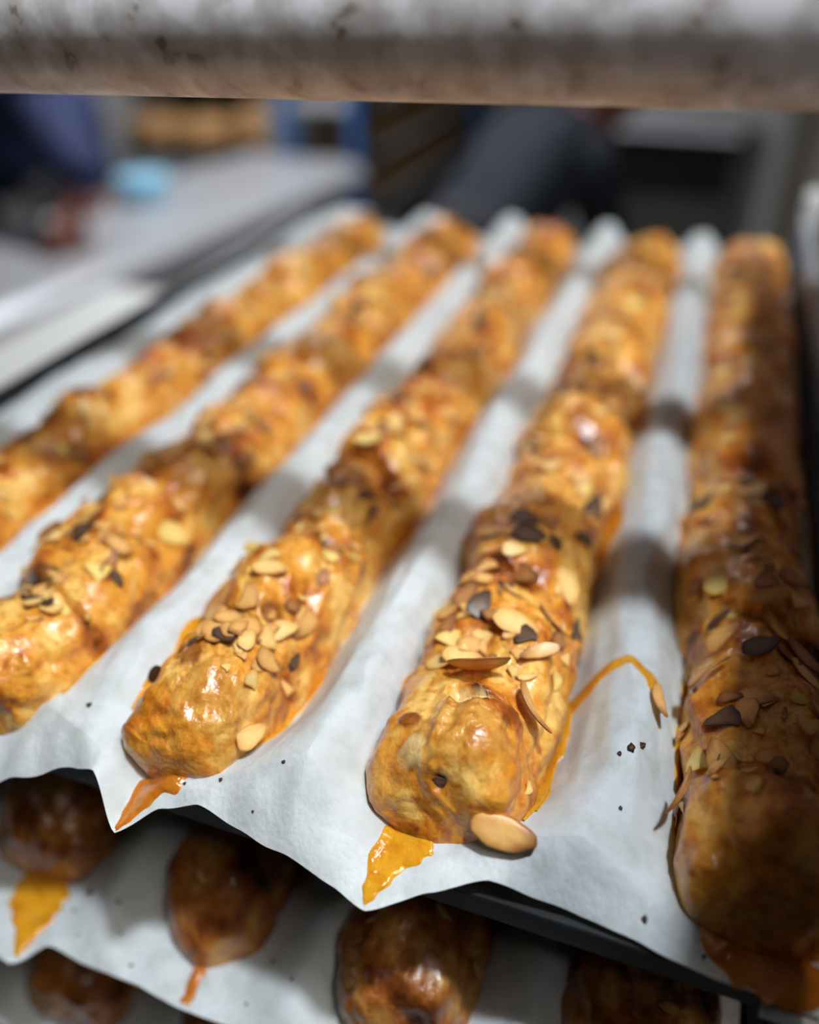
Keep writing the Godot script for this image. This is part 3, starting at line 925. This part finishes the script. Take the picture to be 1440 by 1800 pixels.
# ======================================================================= what stands behind
func background() -> void:
	# stainless work table along the aisle
	var t := thing("work_table", "long stainless steel work table with a bright rolled edge, beyond the rack", "table", Vector3(-1.68, 0, -2.3), -0.125)
	put("table_top", box(0.46, 0.03, 1.90, 0.004), "table_steel", t, Vector3(-0.03, 0.885, 0))
	put("front_edge", extrude(PackedVector2Array([Vector2(0.19, 0.902), Vector2(0.222, 0.897), Vector2(0.245, 0.875), Vector2(0.252, 0.845), Vector2(0.246, 0.842), Vector2(0.238, 0.872), Vector2(0.19, 0.885)]), -0.95, 0.95), "table_steel", t)
	put("back_edge", tube([Vector3(-0.265, 0.896, -0.94), Vector3(-0.265, 0.896, 0.94)], 0.012, 12), "table_steel", t)
	for x in [-0.16, 0.16]:
		for z in [-0.88, 0.88]:
			put("leg", tube([Vector3(x, 0.0, z), Vector3(x, 0.87, z)], 0.02, 14), "table_steel", t)
	put("undershelf", box(0.36, 0.02, 1.8, 0.003), "table_steel", t, Vector3(0, 0.25, 0))
	# low cart with a white board between rack and table
	t = thing("low_cart", "low cart with a white board top, between the rack and the work table", "cart", Vector3(-0.90, 0, -0.98), 0.0)
	put("board", box(0.36, 0.03, 0.62, 0.008), "white_plastic", t, Vector3(0, 1.06, 0))
	put("frame", box(0.34, 0.025, 0.58, 0.004), "rail_steel", t, Vector3(0, 1.03, 0))
	for x in [-0.15, 0.15]:
		for z in [-0.26, 0.26]:
			put("leg", tube([Vector3(x, 0.06, z), Vector3(x, 1.02, z)], 0.014, 12), "rail_steel", t)
			put("caster", lathe([[0.0, -0.012], [0.03, -0.012], [0.034, 0.0], [0.03, 0.012], [0.0, 0.012]], 14), "rubber", t, Vector3(x, 0.034, z), Vector3(0, 0, PI / 2))
	put("handle", tube([Vector3(-0.15, 1.03, 0.3), Vector3(-0.15, 1.09, 0.345), Vector3(-0.1, 1.1, 0.36), Vector3(0.1, 1.1, 0.36), Vector3(0.15, 1.09, 0.345), Vector3(0.15, 1.03, 0.3)], 0.012, 12), "rubber", t)
	# steel bowl on the undershelf side
	var b := put("steel_bowl", lathe([[0.0, 0.0], [0.09, 0.0], [0.15, 0.05], [0.18, 0.13], [0.19, 0.135], [0.186, 0.14], [0.17, 0.125], [0.14, 0.055], [0.085, 0.01], [0.0, 0.008]], 28), "table_steel", null, Vector3(-1.33, 0.62, -2.0))
	tag(b, "grey steel mixing bowl below the work table edge", "bowl")
	var st := thing("stool", "small steel stand under the mixing bowl", "stand", Vector3(-1.33, 0, -2.0))
	put("seat", lathe([[0.0, 0.60], [0.13, 0.60], [0.135, 0.605], [0.13, 0.62], [0.0, 0.62]], 24), "rail_steel", st)
	for k in 3: put("leg", tube([Vector3(0.05 * cos(k * TAU / 3), 0.6, 0.05 * sin(k * TAU / 3)), Vector3(0.11 * cos(k * TAU / 3), 0.0, 0.11 * sin(k * TAU / 3))], 0.012, 10), "rail_steel", st)
	# pale blue tub on the table
	t = thing("plastic_tub", "pale blue plastic tub on the steel work table", "tub", Vector3(-1.81, 0.9005, -2.45), 0.3)
	put("tub_body", lathe([[0.0, 0.0], [0.055, 0.0], [0.065, 0.01], [0.082, 0.062], [0.088, 0.064], [0.088, 0.07], [0.078, 0.068], [0.06, 0.014], [0.0, 0.008]], 24), "pale_blue_plastic", t)
	put("lid", lathe([[0.0, 0.068], [0.09, 0.068], [0.092, 0.076], [0.086, 0.082], [0.0, 0.086]], 24), "pale_blue_plastic", t)
	# white pillar of the wall
	struct("trim_1", box(0.42, 2.95, 0.3, 0.01), "plaster", Vector3(-3.12, 1.475, -3.9))
	# grey oven bay with a dark opening and loaves on its sill
	t = thing("deck_oven", "grey deck oven with a dark open mouth behind the work table", "oven", Vector3(-2.25, -0.06, -3.75))
	put("base", box(1.02, 0.80, 0.7, 0.01), "grey_enamel", t, Vector3(0, 0.46, 0))
	for x in [-0.46, 0.46]: put("side_panel", box(0.10, 0.62, 0.7, 0.01), "grey_enamel", t, Vector3(x, 1.17, 0))
	put("hood", box(1.02, 0.34, 0.7, 0.01), "grey_enamel", t, Vector3(0, 1.65, 0))
	put("back_panel", box(0.82, 0.62, 0.04, 0.004), "dark_panel", t, Vector3(0, 1.17, -0.3))
	put("sill", box(0.82, 0.02, 0.62, 0.003), "dark_panel", t, Vector3(0, 0.87, 0.02))
	for q in [[-0.27, 0.945, 0.15, 0.13, 0.075], [0.0, 0.95, 0.17, 0.13, 0.08], [0.27, 0.975, 0.12, 0.13, 0.105]]:
		var l := put("bread_loaf", lump(q[3], q[4], 0.13, 0.12, q[0] * 9.0), "crust", null, Vector3(-2.25 + q[0], q[1] - 0.048, -3.75 + q[2]))
		tag(l, {-0.27: "tan bread loaf leftmost in the oven mouth", 0.0: "tan bread loaf in the middle of the oven mouth", 0.27: "tall tan bread loaf at the right of the oven mouth"}[q[0]], "bread", "loaves in the oven mouth")
	# blue shelving with bread
	t = thing("bread_shelving", "blue post shelving unit loaded with bread along the aisle", "shelving", Vector3(-1.55, 0, -4.28))
	for x in [-0.15, 0.15]:
		for z in [-0.95, 0.95]:
			put("post", box(0.05, 1.75, 0.05, 0.006), "blue_paint", t, Vector3(x, 0.875, z))
	for y in [0.42, 0.64, 0.86, 1.08, 1.5]:
		put("shelf", box(0.30, 0.025, 1.94, 0.004), "grey_enamel", t, Vector3(0, y, 0))
	var k := 0
	for y in [0.64, 0.86, 1.08]:
		for z in [0.62, 0.2, -0.25, -0.68]:
			var l := put("bread_loaf", lump(0.12, 0.055, 0.16, 0.14, k * 2.3), "pale_crust" if y > 1.0 else "crust", null, Vector3(-1.54, y + 0.0125 + 0.056, -4.28 + z))
			tag(l, "%s bread loaf on the %s shelf of the blue shelving, %s from the near end" % ["pale" if y > 1.0 else "brown", {0.64: "low", 0.86: "middle", 1.08: "upper"}[y], ["first", "second", "third", "fourth"][k % 4]], "bread", "loaves on the blue shelving")
			k += 1
	# dark cabinet oven on the right
	t = thing("cabinet_oven", "dark fronted steel cabinet oven beside the beige pillar", "oven", Vector3(-0.16, 0, -4.0))
	put("body", box(0.82, 1.14, 0.7, 0.012), "grey_enamel", t, Vector3(0, 0.62, 0))
	put("top_panel", box(0.86, 0.10, 0.72, 0.01), "table_steel", t, Vector3(0, 1.24, 0))
	var dr := put("door", box(0.66, 0.62, 0.05, 0.01), "dark_panel", t, Vector3(-0.02, 0.74, 0.36))
	put("window", box(0.50, 0.24, 0.02, 0.006), "dark_glass", dr, Vector3(0, 0.16, 0.022))
	put("handle", tube([Vector3(-0.25, 0.28, 0.06), Vector3(0.25, 0.28, 0.06)], 0.012, 12), "rail_steel", dr)
	for x in [-0.34, 0.34]:
		for z in [-0.28, 0.28]: put("foot", tube([Vector3(x, 0.0, z), Vector3(x, 0.06, z)], 0.02, 10), "rubber", t)
	struct("trim_2", box(0.75, 2.95, 0.3, 0.01), "beige_plaster", Vector3(0.62, 1.475, -3.9))
	people()

# ----------------------------------------------------------------------- people
# one continuous surface from tapered capsules [a, b, ra, rb], joined by a smooth minimum, meshed as surface nets
func flesh(bones: Array, cell: float, k := 0.025) -> ArrayMesh:
	var lo := Vector3.ONE * 1e9
	var hi := -lo
	for q in bones:
		for e in [[q[0], q[2]], [q[1], q[3]]]:
			lo = lo.min(e[0] - Vector3.ONE * (e[1] + 0.03 + k))
			hi = hi.max(e[0] + Vector3.ONE * (e[1] + 0.03 + k))
	var n := Vector3i(((hi - lo) / cell).ceil()) + Vector3i.ONE
	var f := PackedFloat32Array()
	f.resize(n.x * n.y * n.z)
	f.fill(0.2)
	for q in bones:
		var a: Vector3 = q[0]
		var b: Vector3 = q[1]
		var ab := b - a
		var l2 := maxf(ab.length_squared(), 1e-9)
		var pad := maxf(q[2], q[3]) + k + cell * 1.5
		var i0 := Vector3i(((a.min(b) - Vector3.ONE * pad - lo) / cell).floor()).clamp(Vector3i.ZERO, n - Vector3i.ONE)
		var i1 := Vector3i(((a.max(b) + Vector3.ONE * pad - lo) / cell).ceil()).clamp(Vector3i.ZERO, n - Vector3i.ONE)
		for z in range(i0.z, i1.z + 1):
			for y in range(i0.y, i1.y + 1):
				for x in range(i0.x, i1.x + 1):
					var p := lo + Vector3(x, y, z) * cell
					var t := clampf((p - a).dot(ab) / l2, 0.0, 1.0)
					var d := (p - a - ab * t).length() - lerpf(q[2], q[3], t)
					var at := x + n.x * (y + n.y * z)
					var o := f[at]
					var h := maxf(k - absf(o - d), 0.0) / k
					f[at] = minf(o, d) - h * h * k * 0.25
	var v := PackedVector3Array()
	var id := {}
	var tri := PackedInt32Array()
	var sx := 1
	var sy := n.x
	var sz := n.x * n.y
	var cor := [0, sx, sy, sx + sy, sz, sx + sz, sy + sz, sx + sy + sz]
	for z in n.z - 1:
		for y in n.y - 1:
			for x in n.x - 1:
				var at := x + sy * y + sz * z
				var m := 0
				for c in 8:
					if f[at + cor[c]] < 0.0: m |= 1 << c
				if m == 0 or m == 255: continue
				var s := Vector3.ZERO
				var cnt := 0
				for e in EDGES:
					var fa := f[at + cor[e[0]]]
					var fb := f[at + cor[e[1]]]
					if (fa < 0.0) == (fb < 0.0): continue
					var t := fa / (fa - fb)
					var pa := Vector3(e[0] & 1, (e[0] >> 1) & 1, e[0] >> 2)
					var pb := Vector3(e[1] & 1, (e[1] >> 1) & 1, e[1] >> 2)
					s += pa.lerp(pb, t)
					cnt += 1
				id[at] = v.size()
				v.append(lo + (Vector3(x, y, z) + s / cnt) * cell)
	for at in id:
		for ax in [[sx, sy, sz], [sy, sz, sx], [sz, sx, sy]]:
			var inside: bool = f[at] < 0.0
			if inside == (f[at + ax[0]] < 0.0): continue
			if not (id.has(at - ax[1]) and id.has(at - ax[2]) and id.has(at - ax[1] - ax[2])): continue
			var q := [id[at], id[at - ax[1]], id[at - ax[1] - ax[2]], id[at - ax[2]]]
			if not inside: q.reverse()
			for c in [q[0], q[1], q[2], q[0], q[2], q[3]]: tri.append(c)
	return mesh_of(v, tri)

const EDGES := [[0, 1], [2, 3], [4, 5], [6, 7], [0, 2], [1, 3], [4, 6], [5, 7], [0, 4], [1, 5], [2, 6], [3, 7]]

func hand(bones: Array, wrist: Vector3, dir: Vector3, side: Vector3) -> void:
	var palm := wrist + dir * 0.085
	bones.append([wrist, palm, 0.026, 0.034])
	var down := dir.cross(side).normalized()
	if down.y > 0: down = -down
	for i in 4:
		var root := palm + side * (0.03 - 0.02 * i)
		var mid: Vector3 = root + (dir + down * 0.4).normalized() * [0.038, 0.044, 0.042, 0.034][i]
		var tip: Vector3 = mid + (dir * 0.6 + down).normalized() * [0.036, 0.042, 0.038, 0.03][i]
		bones.append([root, mid, 0.0105, 0.0095])
		bones.append([mid, tip, 0.0095, 0.0075])
	var tr := wrist + dir * 0.03 + side * 0.03
	var tm := tr + (dir + side * 0.9).normalized() * 0.04
	bones.append([tr, tm, 0.013, 0.011])
	bones.append([tm, tm + (dir + down * 0.4).normalized() * 0.032, 0.011, 0.009])

func person(label: String, J: Dictionary, shirt: String, apron: bool) -> void:
	var t := thing("person", label, "person", Vector3(J.hip.x, 0, J.hip.z))
	var o: Vector3 = -Vector3(J.hip.x, 0, J.hip.z)
	var fwd: Vector3 = J.fwd
	var rt := fwd.cross(Vector3.UP).normalized()
	var chest: Vector3 = J.chest + o
	var hip: Vector3 = J.hip + o
	var neck: Vector3 = J.neck + o
	var head: Vector3 = J.head + o
	var bones := []
	var cloth := []
	var legs := []
	var shoes := []
	for q in [[hip, hip.lerp(chest, 0.5), 0.135, 0.125], [hip.lerp(chest, 0.5), chest, 0.125, 0.135]]:
		for s in [-1, 1]:
			bones.append([q[0] + rt * s * 0.05, q[1] + rt * s * 0.055, q[2] - 0.02, q[3] - 0.02])
			cloth.append([q[0] + rt * s * 0.05, q[1] + rt * s * 0.055, q[2] - 0.002, q[3] - 0.002])
	bones.append([chest + (neck - chest) * 0.4, neck, 0.07, 0.055])
	bones.append([neck, head, 0.054, 0.056])
	cloth.append([chest + (neck - chest) * 0.3, chest + (neck - chest) * 0.8, 0.10, 0.075])
	for s in [-1, 1]:
		var sh: Vector3 = J["sh" + ("r" if s > 0 else "l")] + o
		var el: Vector3 = J["el" + ("r" if s > 0 else "l")] + o
		var wr: Vector3 = J["wr" + ("r" if s > 0 else "l")] + o
		bones.append([chest + rt * s * 0.06, sh, 0.085, 0.062])
		bones.append([sh, el, 0.056, 0.042])
		bones.append([el, wr, 0.042, 0.027])
		cloth.append([chest + rt * s * 0.06, sh, 0.10, 0.078])
		cloth.append([sh, el.lerp(wr, 0.25), 0.088, 0.074])
		var dir := (wr - el).normalized()
		hand(bones, wr, dir, (rt * -s).slide(dir).normalized())
		var kn: Vector3 = hip + rt * s * 0.10 + fwd * 0.05
		kn.y = 0.48
		var an := kn - fwd * 0.04
		an.y = 0.08
		var hj: Vector3 = hip + rt * s * 0.085 - Vector3(0, 0.06, 0)
		for bb in [bones, legs]:
			var g := 0.0 if bb == bones else 0.018
			bb.append([hj, kn, 0.085 + g, 0.056 + g])
			bb.append([kn, an, 0.056 + g, 0.038 + g * 1.4])
		legs.append([hip + rt * s * 0.05, hip + rt * s * 0.06 - Vector3(0, 0.08, 0), 0.135, 0.12])
		bones.append([an, Vector3(an.x, 0.045, an.z) + fwd * 0.12, 0.036, 0.028])
		shoes.append([Vector3(an.x, 0.05, an.z) - fwd * 0.05, Vector3(an.x, 0.045, an.z) + fwd * 0.15, 0.047, 0.04])
		shoes.append([Vector3(an.x, 0.05, an.z), an + Vector3(0, 0.03, 0), 0.047, 0.05])
	# head with brow, nose, mouth, chin and ears
	var hf: Vector3 = J.face
	var hu := (head - neck).normalized()
	hu = hu.slide(hf).normalized()
	var hr := hf.cross(hu).normalized()
	var hb := []
	hb.append([head - hu * 0.02, head + hu * 0.065, 0.072, 0.08])
	hb.append([head + hf * 0.03 + hu * 0.05, head + hf * 0.045 - hu * 0.055, 0.066, 0.045])
	hb.append([head - hf * 0.03 + hu * 0.05, head - hf * 0.02 - hu * 0.03, 0.07, 0.06])
	hb.append([head + hf * 0.092 + hu * 0.012, head + hf * 0.108 - hu * 0.02, 0.009, 0.014])
	for s in [-1, 1]:
		hb.append([head + hf * 0.088 + hr * s * 0.018 - hu * 0.045, head + hf * 0.092 - hu * 0.045, 0.008, 0.01])
		hb.append([head + hf * 0.086 + hr * s * 0.035 + hu * 0.034, head + hf * 0.09 + hr * s * 0.018 + hu * 0.032, 0.01, 0.01])
		hb.append([head + hr * s * 0.078 + hu * 0.02, head + hr * s * 0.08 - hu * 0.02, 0.016, 0.012])
	hb.append([neck, head - hu * 0.03, 0.054, 0.06])
	put("body", flesh(bones, 0.014), "skin", t)
	put("head", flesh(hb, 0.008, 0.012), "skin", t)
	for s in [-1, 1]:
		put("eye", lump(0.011, 0.009, 0.011, 0.0, 0.0, 8, 10, 1.0), "dark_glass", t, head + hf * 0.088 + hr * s * 0.031 + hu * 0.018)
	put("hair", flesh([[head + hu * 0.075 - hf * 0.01, head + hu * 0.06 + hf * 0.03, 0.085, 0.07], [head - hf * 0.04 + hu * 0.06, head - hf * 0.05 - hu * 0.04, 0.078, 0.055]], 0.010, 0.02), "hair", t)
	put("shirt", flesh(cloth, 0.014), shirt, t)
	put("trousers", flesh(legs, 0.016), "trouser_cloth", t)
	put("shoes", flesh(shoes, 0.012), "shoe_leather", t)
	if apron:
		var front := []
		for s in [-1, 1]:
			front.append([hip + fwd * 0.06 + rt * s * 0.06, hip.lerp(chest, 0.75) + fwd * 0.05 + rt * s * 0.05, 0.105, 0.10])
			front.append([hip + fwd * 0.06 + rt * s * 0.06, Vector3(hip.x, 0.5, hip.z) + fwd * 0.1 + rt * s * 0.08, 0.105, 0.075])
		put("apron", flesh(front, 0.014), "apron_cloth", t)

func people() -> void:
	person("person in a navy top and light apron leaning over the work table", {
		"hip": Vector3(-2.36, 0.93, -2.50), "chest": Vector3(-2.08, 1.15, -2.30), "neck": Vector3(-1.98, 1.27, -2.24), "head": Vector3(-1.90, 1.40, -2.20),
		"fwd": Vector3(0.94, 0, 0.34), "face": Vector3(0.75, -0.6, 0.27).normalized(),
		"shr": Vector3(-1.89, 1.22, -2.12), "elr": Vector3(-1.68, 1.12, -2.02), "wrr": Vector3(-1.68, 1.02, -1.93),
		"shl": Vector3(-2.03, 1.17, -2.44), "ell": Vector3(-2.08, 0.98, -2.54), "wrl": Vector3(-1.95, 0.96, -2.36)}, "navy_cloth", true)
	person("person in dark navy bending over, dark hair, in the aisle beyond the strudels", {
		"hip": Vector3(-0.62, 0.90, -2.38), "chest": Vector3(-0.50, 1.10, -2.62), "neck": Vector3(-0.42, 1.17, -2.74), "head": Vector3(-0.36, 1.21, -2.85),
		"fwd": Vector3(0.35, 0, -0.94), "face": Vector3(0.3, -0.75, -0.6).normalized(),
		"shr": Vector3(-0.34, 1.08, -2.58), "elr": Vector3(-0.28, 0.84, -2.70), "wrr": Vector3(-0.30, 0.72, -2.92),
		"shl": Vector3(-0.64, 1.08, -2.70), "ell": Vector3(-0.66, 0.83, -2.78), "wrl": Vector3(-0.56, 0.72, -2.98)}, "dark_navy_cloth", false)
